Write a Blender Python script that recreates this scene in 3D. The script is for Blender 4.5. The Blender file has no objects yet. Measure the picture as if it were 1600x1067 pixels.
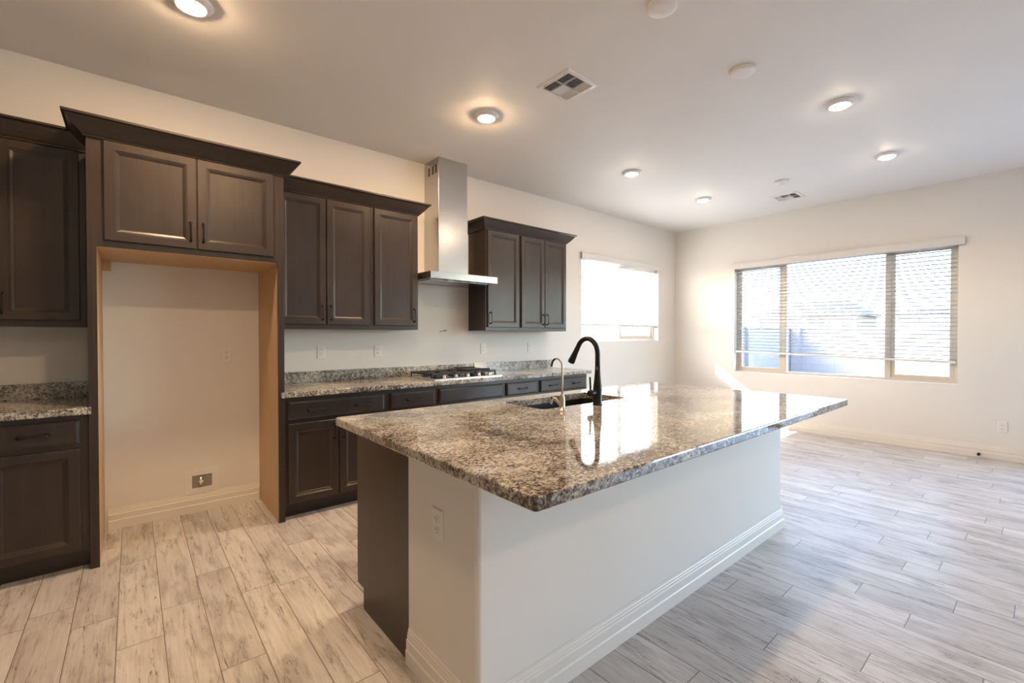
import bpy, math, random
from mathutils import Vector, Matrix

random.seed(7)
SC = bpy.context.scene
COL = SC.collection

# ------------------------------------------------------------------ camera
cam_data = bpy.data.cameras.new('camera')
cam_data.sensor_width = 36.0
cam_data.lens = 36.0 * 706.23 / 1600.0
cam_data.clip_start = 0.05
cam_data.clip_end = 300
cam = bpy.data.objects.new('camera', cam_data)
COL.objects.link(cam)
YAW, PITCH = 0.872, -0.0125
fwd = Vector((math.cos(YAW) * math.cos(PITCH), math.sin(YAW) * math.cos(PITCH), math.sin(PITCH)))
cam.location = (0, 0, 1.31)
cam.rotation_euler = fwd.to_track_quat('-Z', 'Y').to_euler()
SC.camera = cam

# ------------------------------------------------------------------ exposure, sky, sun
SC.view_settings.view_transform = 'Standard'
SC.view_settings.look = 'None'
SC.view_settings.gamma = 1.0
SC.view_settings.use_curve_mapping = False
SC.view_settings.exposure = 0.80
SKY_STRENGTH = 2.0
SUN_STRENGTH = 14.0
LAMP_STRENGTH = 455.0

world = bpy.data.worlds.new('sky')
SC.world = world
world.use_nodes = True
wn = world.node_tree.nodes
wl = world.node_tree.links
wn.clear()
sky = wn.new('ShaderNodeTexSky')
sky.sky_type = 'NISHITA'
sky.sun_disc = False
sky.sun_elevation = math.radians(31.3)
sky.sun_rotation = math.radians(-36)
sky.air_density = 1.0
sky.dust_density = 1.5
bg = wn.new('ShaderNodeBackground')
bg.inputs['Strength'].default_value = SKY_STRENGTH
wo = wn.new('ShaderNodeOutputWorld')
wl.new(sky.outputs[0], bg.inputs[0])
wl.new(bg.outputs[0], wo.inputs[0])

sun_data = bpy.data.lights.new('sun', 'SUN')
sun_data.energy = SUN_STRENGTH
sun_data.angle = math.radians(0.53)
sun_data.color = (1.0, 0.97, 0.93)
sun = bpy.data.objects.new('sun', sun_data)
COL.objects.link(sun)
sun.location = (-10, 14, 12)
sun.rotation_euler = Vector((-1, 1.38, 1.035)).to_track_quat('Z', 'Y').to_euler()


def portal(loc, rot, sx, sy):
    d = bpy.data.lights.new('window_portal', 'AREA')
    d.shape = 'RECTANGLE'
    d.size, d.size_y = sx, sy
    d.cycles.is_portal = True
    o = bpy.data.objects.new('window_portal', d)
    o.location = loc
    o.rotation_euler = rot
    COL.objects.link(o)


H90 = math.pi / 2
portal((5.58, 4.26, 1.82), (-H90, 0, 0), 1.9, 1.2)        # shines to -y
portal((7.20, 1.88, 1.57), (0, H90, 0), 1.65, 2.45)       # shines to -x
portal((7.20, -2.25, 1.20), (0, H90, 0), 2.45, 3.75)        # added daylight door, faces -x

# ------------------------------------------------------------------ materials


def new_mat(name):
    m = bpy.data.materials.new(name)
    m.use_nodes = True
    nt = m.node_tree
    b = nt.nodes['Principled BSDF']
    return m, nt, b


def N(nt, kind, **kw):
    n = nt.nodes.new(kind)
    for k, v in kw.items():
        if k == 'inp':
            for kk, vv in v.items():
                n.inputs[kk].default_value = vv
        else:
            setattr(n, k, v)
    return n


def math_n(nt, op, a, b=None, c=None):
    n = nt.nodes.new('ShaderNodeMath')
    n.operation = op
    for i, v in enumerate((a, b, c)):
        if v is None:
            continue
        if isinstance(v, (int, float)):
            n.inputs[i].default_value = v
        else:
            nt.links.new(v, n.inputs[i])
    return n.outputs[0]


def ramp(nt, fac, stops, interp='LINEAR'):
    n = nt.nodes.new('ShaderNodeValToRGB')
    n.color_ramp.interpolation = interp
    el = n.color_ramp.elements
    el[0].position, el[0].color = stops[0][0], (*stops[0][1], 1)
    el[1].position, el[1].color = stops[-1][0], (*stops[-1][1], 1)
    for p, c in stops[1:-1]:
        e = el.new(p)
        e.color = (*c, 1)
    nt.links.new(fac, n.inputs[0])
    return n.outputs[0]


def mixc(nt, fac, a, b, blend='MIX'):
    n = nt.nodes.new('ShaderNodeMix')
    n.data_type = 'RGBA'
    n.blend_type = blend
    for sock, v in ((n.inputs[0], fac), (n.inputs[6], a), (n.inputs[7], b)):
        if isinstance(v, (int, float)):
            sock.default_value = v
        elif isinstance(v, tuple):
            sock.default_value = (*v, 1)
        else:
            nt.links.new(v, sock)
    return n.outputs[2]


def position(nt):
    return nt.nodes.new('ShaderNodeNewGeometry').outputs['Position']


def mapped(nt, vec, scale):
    n = nt.nodes.new('ShaderNodeMapping')
    n.inputs['Scale'].default_value = scale
    nt.links.new(vec, n.inputs[0])
    return n.outputs[0]


def noise(nt, vec, scale, detail=4, rough=0.5, dist=0.0):
    n = nt.nodes.new('ShaderNodeTexNoise')
    n.inputs['Scale'].default_value = scale
    n.inputs['Detail'].default_value = detail
    n.inputs['Roughness'].default_value = rough
    n.inputs['Distortion'].default_value = dist
    nt.links.new(vec, n.inputs['Vector'])
    return n.outputs['Fac']


def bump(nt, b, height, strength, dist):
    n = nt.nodes.new('ShaderNodeBump')
    n.inputs['Strength'].default_value = strength
    n.inputs['Distance'].default_value = dist
    nt.links.new(height, n.inputs['Height'])
    nt.links.new(n.outputs[0], b.inputs['Normal'])


def plain(name, col, rough=0.5, metal=0.0, vary=0.0, vscale=8.0, coat=0.0, spec=None):
    m, nt, b = new_mat(name)
    b.inputs['Roughness'].default_value = rough
    b.inputs['Metallic'].default_value = metal
    b.inputs['Coat Weight'].default_value = coat
    if spec is not None:
        b.inputs['Specular IOR Level'].default_value = spec
    p = position(nt)
    f = noise(nt, p, vscale, 3)
    lo = tuple(c * (1 - vary) for c in col)
    hi = tuple(min(1, c * (1 + vary)) for c in col)
    nt.links.new(ramp(nt, f, [(0.3, lo), (0.7, hi)]), b.inputs['Base Color'])
    return m


def paint(name, col, bscale, bstr):
    m, nt, b = new_mat(name)
    b.inputs['Base Color'].default_value = (*col, 1)
    b.inputs['Roughness'].default_value = 0.62
    b.inputs['Specular IOR Level'].default_value = 0.3
    p = position(nt)
    bump(nt, b, noise(nt, p, bscale, 3), bstr, 0.002)
    return m


M = {}
M['wall'] = paint('wall_paint', (0.80, 0.775, 0.735), 130, 0.12)
M['ceiling'] = paint('ceiling_paint', (0.85, 0.83, 0.80), 55, 0.22)
M['trim'] = plain('trim_paint', (0.80, 0.76, 0.70), 0.4, vary=0.01)
M['white_plastic'] = plain('white_plastic', (0.82, 0.80, 0.77), 0.35, vary=0.01)
M['blind'] = None
M['black_metal'] = plain('matte_black_metal', (0.008, 0.008, 0.008), 0.35, vary=0.1, spec=0.35)
M['bronze'] = plain('dark_bronze', (0.028, 0.022, 0.018), 0.32, metal=0.6, vary=0.2)
M['black'] = plain('black_iron', (0.018, 0.017, 0.016), 0.5, vary=0.2)
M['dark_gap'] = plain('dark_cavity', (0.02, 0.02, 0.02), 0.8)
M['nickel'] = plain('brushed_nickel', (0.60, 0.54, 0.44), 0.28, metal=1.0, vary=0.05)
M['chrome'] = plain('chrome', (0.75, 0.73, 0.70), 0.15, metal=1.0)
M['brass'] = plain('brass_fitting', (0.55, 0.42, 0.22), 0.3, metal=1.0)
M['sink'] = plain('black_composite', (0.012, 0.011, 0.011), 0.45, vary=0.2, vscale=300)
M['vinyl_tan'] = plain('tan_vinyl', (0.60, 0.52, 0.41), 0.45, vary=0.02)
M['vinyl_white'] = plain('white_vinyl', (0.78, 0.76, 0.71), 0.45, vary=0.02)
M['paper'] = plain('paper', (0.82, 0.80, 0.76), 0.7, vary=0.03)
M['rubber'] = plain('black_rubber', (0.01, 0.01, 0.01), 0.7)
M['stucco'] = plain('stucco', (0.36, 0.34, 0.31), 0.9, vary=0.05, vscale=20)
M['gravel'] = plain('gravel', (0.24, 0.215, 0.185), 0.95, vary=0.25, vscale=30)
M['window_dark'] = plain('dark_window_glass', (0.05, 0.06, 0.07), 0.1)
M['window_grey'] = plain('grey_window_glass', (0.30, 0.34, 0.40), 0.15)


def steel():
    m, nt, b = new_mat('brushed_stainless_steel')
    b.inputs['Metallic'].default_value = 1.0
    p = mapped(nt, position(nt), (1.0, 1.0, 420))
    f = noise(nt, p, 2, 2)
    nt.links.new(ramp(nt, f, [(0.2, (0.545, 0.535, 0.52)), (0.8, (0.575, 0.565, 0.55))]), b.inputs['Base Color'])
    nt.links.new(ramp(nt, f, [(0.2, (0.23,) * 3), (0.8, (0.26,) * 3)]), b.inputs['Roughness'])
    return m


M['steel'] = steel()


def cabinet_wood():
    m, nt, b = new_mat('espresso_stained_wood')
    p = position(nt)
    f = noise(nt, mapped(nt, p, (26, 26, 1.6)), 1.5, 6, 0.6)
    g = noise(nt, p, 4.5, 4)
    c = ramp(nt, f, [(0.25, (0.025, 0.0165, 0.0125)), (0.75, (0.045, 0.031, 0.0245))])
    c = mixc(nt, 0.35, c, ramp(nt, g, [(0.3, (0.024, 0.016, 0.012)), (0.7, (0.052, 0.037, 0.029))]))
    nt.links.new(c, b.inputs['Base Color'])
    b.inputs['Roughness'].default_value = 0.34
    b.inputs['Specular IOR Level'].default_value = 0.5
    bump(nt, b, f, 0.05, 0.001)
    return m


M['wood'] = cabinet_wood()


def maple():
    m, nt, b = new_mat('maple_veneer')
    p = position(nt)
    f = noise(nt, mapped(nt, p, (14, 14, 1.2)), 2, 5, 0.55, 0.6)
    nt.links.new(ramp(nt, f, [(0.25, (0.50, 0.31, 0.14)), (0.75, (0.62, 0.41, 0.21))]), b.inputs['Base Color'])
    b.inputs['Roughness'].default_value = 0.4
    return m


M['maple'] = maple()


def granite(name, warm, dark, flow, rough):
    m, nt, b = new_mat(name)
    p = position(nt)
    # grains are drawn out along a diagonal drift
    rot = nt.nodes.new('ShaderNodeMapping')
    rot.inputs['Rotation'].default_value = (0, 0, math.radians(28))
    rot.inputs['Scale'].default_value = (1.0, flow, 1.0)
    nt.links.new(p, rot.inputs[0])
    q = rot.outputs[0]
    big = noise(nt, p, 2.3, 4, 0.6, 0.9)
    mid = noise(nt, q, 27, 6, 0.66, 1.5)
    fine = noise(nt, q, 105, 4, 0.62, 0.6)
    v = nt.nodes.new('ShaderNodeTexVoronoi')
    v.inputs['Scale'].default_value = 150
    nt.links.new(p, v.inputs['Vector'])
    rnd = nt.nodes.new('ShaderNodeSeparateColor')
    nt.links.new(v.outputs['Color'], rnd.inputs[0])
    s = math_n(nt, 'ADD', math_n(nt, 'MULTIPLY', mid, 0.58), math_n(nt, 'MULTIPLY', fine, 0.42))
    s = math_n(nt, 'ADD', s, math_n(nt, 'MULTIPLY', math_n(nt, 'SUBTRACT', big, 0.5), 0.46))
    s = math_n(nt, 'ADD', s, math_n(nt, 'MULTIPLY', math_n(nt, 'SUBTRACT', rnd.outputs[0], 0.5), 0.10))
    w = warm
    c = ramp(nt, s, [
        (0.33 + dark, (0.022, 0.017, 0.015)),
        (0.40 + dark, (0.085 * w, 0.062, 0.052)),
        (0.455 + dark, (0.21 * w, 0.165, 0.142)),
        (0.51 + dark, (0.36 * w, 0.305, 0.268)),
        (0.57 + dark, (0.52 * w, 0.465, 0.415)),
        (0.66 + dark, (0.66, 0.62, 0.57)),
        (0.78 + dark, (0.46, 0.43, 0.40))])
    fl = math_n(nt, 'GREATER_THAN', rnd.outputs[1], 0.93)
    c = mixc(nt, math_n(nt, 'MULTIPLY', fl, 0.8), c, (0.035, 0.030, 0.028))
    gold = ramp(nt, noise(nt, p, 2.6, 3, 0.5, 0.5), [(0.56, (0, 0, 0)), (0.72, (1, 1, 1))])
    c = mixc(nt, math_n(nt, 'MULTIPLY', gold, 0.22), c, mixc(nt, 1.0, c, (1.0, 0.78, 0.52), 'MULTIPLY'))
    nt.links.new(c, b.inputs['Base Color'])
    b.inputs['Roughness'].default_value = rough
    b.inputs['IOR'].default_value = 1.6
    return m


M['granite'] = granite('speckled_granite', 0.93, -0.012, 1.5, 0.04)
M['granite_grey'] = granite('grey_speckled_granite', 0.93, -0.01, 1.0, 0.2)


def plank_floor():
    m, nt, b = new_mat('whitewashed_plank_tile')
    p = position(nt)
    s = nt.nodes.new('ShaderNodeSeparateXYZ')
    nt.links.new(p, s.inputs[0])
    W, L = 0.159, 0.914
    rx = math_n(nt, 'DIVIDE', math_n(nt, 'SUBTRACT', s.outputs[0], 0.097), W)
    row = math_n(nt, 'FLOOR', rx)
    u = math_n(nt, 'FRACT', rx)
    # stagger of each plank row (fraction of a plank), repeating every 31 rows
    offs = [.693, .947, .282, .029, .735, .116, .17, .66, .41, .87, .23, .62, .05, .48, .395, .171, .493, .836, .065, .552, .316,
            .691, .895, .428, .575, .25, .072, .454, .629, .217, .789]
    cr = nt.nodes.new('ShaderNodeValToRGB')
    cr.color_ramp.interpolation = 'CONSTANT'
    el = cr.color_ramp.elements
    el[0].position, el[0].color = 0.0, (offs[0],) * 3 + (1,)
    el[1].position, el[1].color = 1 / 31, (offs[1],) * 3 + (1,)
    for i in range(2, 31):
        e_ = el.new(i / 31)
        e_.color = (offs[i],) * 3 + (1,)
    nt.links.new(math_n(nt, 'FRACT', math_n(nt, 'DIVIDE', math_n(nt, 'ADD', row, 34.5), 31.0)), cr.inputs[0])
    ry = math_n(nt, 'ADD', math_n(nt, 'DIVIDE', s.outputs[1], L), cr.outputs[0])
    cell = math_n(nt, 'FLOOR', ry)
    v = math_n(nt, 'FRACT', ry)
    idc = nt.nodes.new('ShaderNodeCombineXYZ')
    nt.links.new(row, idc.inputs[0])
    nt.links.new(cell, idc.inputs[1])
    wn2 = nt.nodes.new('ShaderNodeTexWhiteNoise')
    wn2.noise_dimensions = '2D'
    nt.links.new(idc.outputs[0], wn2.inputs['Vector'])
    rid = wn2.outputs['Value']
    # grout
    du = math_n(nt, 'MULTIPLY', math_n(nt, 'MINIMUM', u, math_n(nt, 'SUBTRACT', 1.0, u)), W)
    dv = math_n(nt, 'MULTIPLY', math_n(nt, 'MINIMUM', v, math_n(nt, 'SUBTRACT', 1.0, v)), L)
    d = math_n(nt, 'MINIMUM', du, dv)
    grout = math_n(nt, 'LESS_THAN', d, 0.0017)
    edge = nt.nodes.new('ShaderNodeMapRange')
    edge.inputs['From Min'].default_value = 0.001
    edge.inputs['From Max'].default_value = 0.005
    nt.links.new(d, edge.inputs['Value'])
    # per-plank shifted coordinates, stretched along the plank
    off = nt.nodes.new('ShaderNodeCombineXYZ')
    nt.links.new(math_n(nt, 'MULTIPLY', rid, 37.0), off.inputs[0])
    nt.links.new(math_n(nt, 'MULTIPLY', rid, 91.0), off.inputs[1])
    nt.links.new(math_n(nt, 'MULTIPLY', rid, 13.0), off.inputs[2])
    add = nt.nodes.new('ShaderNodeVectorMath')
    nt.links.new(p, add.inputs[0])
    nt.links.new(off.outputs[0], add.inputs[1])
    q = add.outputs[0]
    grain = noise(nt, mapped(nt, q, (34, 1.7, 1)), 3.0, 6, 0.65, 0.4)
    streak = noise(nt, mapped(nt, q, (13, 1.15, 1)), 2.2, 7, 0.72, 1.1)
    patch = noise(nt, mapped(nt, q, (5, 1.6, 1)), 1.6, 3, 0.5, 0.6)
    crack = noise(nt, mapped(nt, q, (30, 2.6, 1)), 2.4, 8, 0.75, 1.6)
    base = ramp(nt, patch, [(0.30, (0.43, 0.395, 0.37)), (0.44, (0.60, 0.57, 0.55)), (0.7, (0.70, 0.68, 0.66))])
    base = mixc(nt, 0.35, base, ramp(nt, grain, [(0.3, (0.38, 0.33, 0.295)), (0.65, (0.74, 0.695, 0.66))]))
    base = mixc(nt, math_n(nt, 'MULTIPLY', ramp(nt, streak, [(0.52, (0, 0, 0)), (0.70, (1, 1, 1))]), 0.65), base, (0.25, 0.20, 0.17))
    ck = math_n(nt, 'MULTIPLY', ramp(nt, crack, [(0.535, (0, 0, 0)), (0.60, (1, 1, 1))]),
                ramp(nt, streak, [(0.50, (0, 0, 0)), (0.60, (1, 1, 1))]))
    base = mixc(nt, math_n(nt, 'MULTIPLY', ck, 0.85), base, (0.10, 0.07, 0.055))
    # weathered splits: thin dark ridges, gathered in clusters
    rid_n = noise(nt, mapped(nt, q, (22, 2.4, 1)), 2.0, 5, 0.6, 1.2)
    line = nt.nodes.new('ShaderNodeMapRange')
    line.inputs['From Min'].default_value = 0.0
    line.inputs['From Max'].default_value = 0.022
    line.inputs['To Min'].default_value = 1.0
    line.inputs['To Max'].default_value = 0.0
    nt.links.new(math_n(nt, 'ABSOLUTE', math_n(nt, 'SUBTRACT', rid_n, 0.5)), line.inputs['Value'])
    clus = ramp(nt, noise(nt, mapped(nt, q, (7, 2.2, 1)), 1.5, 3, 0.5, 0.4), [(0.54, (0, 0, 0)), (0.66, (1, 1, 1))])
    base = mixc(nt, math_n(nt, 'MULTIPLY', clus, 0.35), base, (0.30, 0.255, 0.225))
    base = mixc(nt, math_n(nt, 'MULTIPLY', math_n(nt, 'MULTIPLY', line.outputs[0], clus), 0.85), base, (0.075, 0.055, 0.045))
    tint = math_n(nt, 'ADD', 0.86, math_n(nt, 'MULTIPLY', rid, 0.22))
    tc = nt.nodes.new('ShaderNodeCombineXYZ')
    for i in range(3):
        nt.links.new(tint, tc.inputs[i])
    base = mixc(nt, 1.0, base, tc.outputs[0], 'MULTIPLY')
    base = mixc(nt, grout, base, (0.20, 0.165, 0.14))
    nt.links.new(base, b.inputs['Base Color'])
    nt.links.new(ramp(nt, grain, [(0.3, (0.42,) * 3), (0.7, (0.30,) * 3)]), b.inputs['Roughness'])
    hgt = math_n(nt, 'ADD', edge.outputs[0], math_n(nt, 'MULTIPLY', grain, 0.25))
    bump(nt, b, hgt, 0.35, 0.002)
    return m


M['floor'] = plank_floor()


def blind_mat(name, col, trans):
    m, nt, b = new_mat(name)
    b.inputs['Base Color'].default_value = (*col, 1)
    b.inputs['Roughness'].default_value = 0.7
    b.inputs['Specular IOR Level'].default_value = 0.25
    tr = nt.nodes.new('ShaderNodeBsdfTranslucent')
    tr.inputs[0].default_value = (0.85, 0.84, 0.82, 1)
    mx = nt.nodes.new('ShaderNodeMixShader')
    mx.inputs[0].default_value = trans
    out = nt.nodes['Material Output']
    nt.links.new(b.outputs[0], mx.inputs[1])
    nt.links.new(tr.outputs[0], mx.inputs[2])
    nt.links.new(mx.outputs[0], out.inputs[0])
    return m


M['blind'] = blind_mat('white_blind_vinyl', (0.82, 0.81, 0.79), 0.10)
M['blind_shaded'] = blind_mat('shaded_white_blind_vinyl', (0.50, 0.49, 0.48), 0.02)  # white slats, with the shade of their undersides put into the colour


def glass():
    m, nt, b = new_mat('window_glass')
    nt.nodes.remove(b)
    t = nt.nodes.new('ShaderNodeBsdfTransparent')
    t.inputs[0].default_value = (0.96, 0.97, 0.97, 1)
    g = nt.nodes.new('ShaderNodeBsdfGlossy')
    g.inputs['Roughness'].default_value = 0.0
    lw = nt.nodes.new('ShaderNodeLayerWeight')
    fac = math_n(nt, 'ADD', 0.03, math_n(nt, 'MULTIPLY', math_n(nt, 'POWER', lw.outputs['Facing'], 5.0), 0.9))
    mx = nt.nodes.new('ShaderNodeMixShader')
    out = nt.nodes['Material Output']
    nt.links.new(fac, mx.inputs[0])
    nt.links.new(t.outputs[0], mx.inputs[1])
    nt.links.new(g.outputs[0], mx.inputs[2])
    nt.links.new(mx.outputs[0], out.inputs[0])
    return m


M['glass'] = glass()


def emitter(name, col, strength):
    m, nt, b = new_mat(name)
    nt.nodes.remove(b)
    e = nt.nodes.new('ShaderNodeEmission')
    e.inputs[0].default_value = (*col, 1)
    e.inputs[1].default_value = strength
    nt.links.new(e.outputs[0], nt.nodes['Material Output'].inputs[0])
    return m


M['lamp'] = emitter('lit_lamp_lens', (1.0, 0.68, 0.40), LAMP_STRENGTH)
M['lamp_dim'] = emitter('dimmed_lamp_lens', (1.0, 0.78, 0.57), LAMP_STRENGTH * 0.30)


def block_mat():
    m, nt, b = new_mat('concrete_block')
    p = position(nt)
    s = nt.nodes.new('ShaderNodeSeparateXYZ')
    nt.links.new(p, s.inputs[0])
    c = nt.nodes.new('ShaderNodeCombineXYZ')
    nt.links.new(math_n(nt, 'ADD', s.outputs[0], s.outputs[1]), c.inputs[0])
    nt.links.new(s.outputs[2], c.inputs[1])
    br = nt.nodes.new('ShaderNodeTexBrick')
    br.inputs['Scale'].default_value = 1.0
    br.inputs['Brick Width'].default_value = 0.40
    br.inputs['Row Height'].default_value = 0.20
    br.inputs['Mortar Size'].default_value = 0.006
    br.inputs['Color1'].default_value = (0.24, 0.212, 0.21, 1)
    br.inputs['Color2'].default_value = (0.265, 0.235, 0.232, 1)
    br.inputs['Mortar'].default_value = (0.19, 0.17, 0.168, 1)
    nt.links.new(c.outputs[0], br.inputs['Vector'])
    nt.links.new(br.outputs['Color'], b.inputs['Base Color'])
    b.inputs['Roughness'].default_value = 0.95
    return m


M['block'] = block_mat()


def tile_mat():
    m, nt, b = new_mat('clay_roof_tile')
    p = position(nt)
    s = nt.nodes.new('ShaderNodeSeparateXYZ')
    nt.links.new(p, s.inputs[0])
    c = nt.nodes.new('ShaderNodeCombineXYZ')
    nt.links.new(s.outputs[1], c.inputs[0])
    nt.links.new(math_n(nt, 'MULTIPLY', s.outputs[2], 2.2), c.inputs[1])
    br = nt.nodes.new('ShaderNodeTexBrick')
    br.offset = 0.5
    br.inputs['Brick Width'].default_value = 0.55
    br.inputs['Row Height'].default_value = 0.75
    br.inputs['Mortar Size'].default_value = 0.05
    br.inputs['Scale'].default_value = 1.0
    br.inputs['Color1'].default_value = (0.17, 0.145, 0.125, 1)
    br.inputs['Color2'].default_value = (0.20, 0.17, 0.15, 1)
    br.inputs['Mortar'].default_value = (0.012, 0.010, 0.009, 1)
    nt.links.new(c.outputs[0], br.inputs['Vector'])
    nt.links.new(br.outputs['Color'], b.inputs['Base Color'])
    b.inputs['Roughness'].default_value = 0.9
    return m


M['rooftile'] = tile_mat()

# ------------------------------------------------------------------ mesh building


class MB:
    """Collects shapes; build() links them as one mesh object."""

    def __init__(self):
        self.v, self.f, self.s = [], [], []

    def add(self, vs, fs, smooth=False):
        o = len(self.v)
        self.v += [tuple(x) for x in vs]
        self.f += [tuple(i + o for i in f) for f in fs]
        self.s += [smooth] * len(fs)
        return self

    def box(self, x0, x1, y0, y1, z0, z1):
        vs = [(x, y, z) for z in (z0, z1) for y in (y0, y1) for x in (x0, x1)]
        fs = [(0, 2, 3, 1), (4, 5, 7, 6), (0, 1, 5, 4), (2, 6, 7, 3), (0, 4, 6, 2), (1, 3, 7, 5)]
        return self.add(vs, fs)

    def loft(self, loops, smooth=False, cap0=True, cap1=True, closed=True):
        n = len(loops[0])
        vs = [p for l in loops for p in l]
        fs = []
        for i in range(len(loops) - 1):
            for j in range(n if closed else n - 1):
                k = (j + 1) % n
                fs.append((i * n + j, i * n + k, (i + 1) * n + k, (i + 1) * n + j))
        self.add(vs, fs, smooth)
        o = len(self.v) - len(vs)
        if cap0:
            self.f.append(tuple(o + j for j in reversed(range(n))))
            self.s.append(False)
        if cap1:
            self.f.append(tuple(o + (len(loops) - 1) * n + j for j in range(n)))
            self.s.append(False)
        return self

    def lathe(self, prof, c=(0, 0, 0), axis='z', n=32, smooth=True, cap=True):
        loops = []
        for r, h in prof:
            l = []
            for j in range(n):
                a = 2 * math.pi * j / n
                x, y = r * math.cos(a), r * math.sin(a)
                if axis == 'z':
                    q = (c[0] + x, c[1] + y, c[2] + h)
                elif axis == 'x':
                    q = (c[0] + h, c[1] + x, c[2] + y)
                else:
                    q = (c[0] + y, c[1] + h, c[2] + x)
                l.append(q)
            loops.append(l)
        return self.loft(loops, smooth, cap, cap)

    def tube(self, pts, rad, n=14, smooth=True):
        P = [Vector(p) for p in pts]
        if isinstance(rad, (int, float)):
            rad = [rad] * len(P)
        t = (P[1] - P[0]).normalized()
        up = Vector((0, 0, 1)) if abs(t.z) < 0.9 else Vector((1, 0, 0))
        nrm = t.cross(up).normalized()
        loops = []
        for i, p in enumerate(P):
            if i == 0:
                tt = P[1] - P[0]
            elif i == len(P) - 1:
                tt = P[-1] - P[-2]
            else:
                tt = (P[i + 1] - P[i]).normalized() + (P[i] - P[i - 1]).normalized()
            tt.normalize()
            nrm = (nrm - tt * nrm.dot(tt)).normalized()
            bi = tt.cross(nrm)
            loops.append([tuple(p + (nrm * math.cos(2 * math.pi * j / n) + bi * math.sin(2 * math.pi * j / n)) * rad[i]) for j in range(n)])
        return self.loft(loops, smooth)

    def profile(self, prof, path, side=1, smooth=False):
        """Sweep a (outward, z) profile along a horizontal path with mitred corners."""
        P = [Vector((x, y)) for x, y in path]
        nr = []
        for i in range(len(P) - 1):
            d = (P[i + 1] - P[i]).normalized()
            nr.append(Vector((d.y, -d.x)) * side)
        loops = []
        for i, p in enumerate(P):
            if i == 0:
                m = nr[0]
            elif i == len(P) - 1:
                m = nr[-1]
            else:
                m = (nr[i - 1] + nr[i]) / (1 + nr[i - 1].dot(nr[i]))
            loops.append([(p.x + m.x * d, p.y + m.y * d, z) for d, z in prof])
        return self.loft(loops, smooth)

    def build(self, name, mat, parent=None, org=(0, 0, 0), bev=0.0, seg=2, rot=None):
        me = bpy.data.meshes.new(name)
        vs = [(x - org[0], y - org[1], z - org[2]) for x, y, z in self.v]
        me.from_pydata(vs, [], self.f)
        me.polygons.foreach_set('use_smooth', self.s)
        me.update()
        import bmesh
        bm = bmesh.new()
        bm.from_mesh(me)
        bmesh.ops.recalc_face_normals(bm, faces=bm.faces)
        bm.to_mesh(me)
        bm.free()
        me.materials.append(mat)
        o = bpy.data.objects.new(name, me)
        COL.objects.link(o)
        if parent is not None:
            o.parent = parent
        if bev:
            mod = o.modifiers.new('edge', 'BEVEL')
            mod.width = bev
            mod.segments = seg
            mod.limit_method = 'ANGLE'
            mod.angle_limit = math.radians(40)
        return o


def tag(o, label=None, cat=None, group=None, kind=None):
    if label:
        o['label'] = label
    if cat:
        o['category'] = cat
    if group:
        o['group'] = group
    if kind:
        o['kind'] = kind
    return o


def thing(name, loc, label, cat, group=None, kind=None):
    o = bpy.data.objects.new(name, None)
    o.empty_display_size = 0.1
    o.location = loc
    COL.objects.link(o)
    return tag(o, label, cat, group, kind)


def copy_tree(o, parent=None):
    c = o.copy()
    COL.objects.link(c)
    if parent is not None:
        c.parent = parent
    for ch in [x for x in COL.objects if x.parent == o]:
        copy_tree(ch, c)
    return c


def place(proto, loc, rz, label, first):
    o = proto if first else copy_tree(proto)
    o.location = loc
    o.rotation_euler = (0, 0, rz)
    o['label'] = label
    return o


# ------------------------------------------------------------------ room shell
CZ = 3.04            # ceiling
YW = 4.08            # cabinet wall plane
XW = 7.02            # window wall plane
XL, YF = -5.5, -5.0  # hidden walls behind the camera
WT = 0.15
A0, A1, AZ0, AZ1 = 4.655, 6.515, 1.235, 2.40      # window in cabinet wall (x, z)
B0, B1, BZ0, BZ1 = 0.660, 3.095, 0.770, 2.365     # window in window wall (y, z)
D0, D1, DZ1 = -4.10, -0.40, 2.40                  # added unseen sliding door in the window wall (y, z)

tag(MB().box(XL - WT, XW + WT, YF - WT, YW + WT, -0.14, 0).build('floor', M['floor']), kind='structure')
tag(MB().box(XL - WT, XW + WT, YF - WT, YW + WT, CZ, CZ + 0.2).build('ceiling', M['ceiling']), kind='structure')

w = MB()
w.box(XL - WT, A0, YW, YW + WT, 0, CZ).box(A1, XW + WT, YW, YW + WT, 0, CZ)
w.box(A0, A1, YW, YW + WT, 0, AZ0).box(A0, A1, YW, YW + WT, AZ1, CZ)
tag(w.build('wall_back', M['wall']), kind='structure')
w = MB()
w.box(XW, XW + WT, YF - WT, D0, 0, CZ).box(XW, XW + WT, D1, B0, 0, CZ).box(XW, XW + WT, D0, D1, DZ1, CZ).box(XW, XW + WT, B1, YW, 0, CZ)
w.box(XW, XW + WT, B0, B1, 0, BZ0).box(XW, XW + WT, B0, B1, BZ1, CZ)
tag(w.build('wall_right', M['wall']), kind='structure')
w = MB()
w.box(XL - WT, XW, YF - WT, YF, 0, CZ)
tag(w.build('wall_front', M['wall']), kind='structure')
tag(MB().box(XL - WT, XL, YF, YW, 0, CZ).build('wall_left', M['wall']), kind='structure')

BASE = [(0, 0), (0.016, 0), (0.016, 0.056), (0.0125, 0.062), (0.0125, 0.098), (0.0085, 0.102), (0.0085, 0.112),
        (0.0065, 0.115), (0.0065, 0.124), (0.004, 0.128), (0.003, 0.140), (0, 0.140)]
tag(MB().profile(BASE, [(4.06, YW), (XW, YW)]).build('baseboard_back', M['trim']), kind='structure')
tag(MB().profile(BASE, [(XW, YW), (XW, D1)]).build('baseboard_right', M['trim']), kind='structure')
tag(MB().profile(BASE, [(-0.134, YW), (0.77, YW)]).build('baseboard_alcove', M['trim']), kind='structure')


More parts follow.
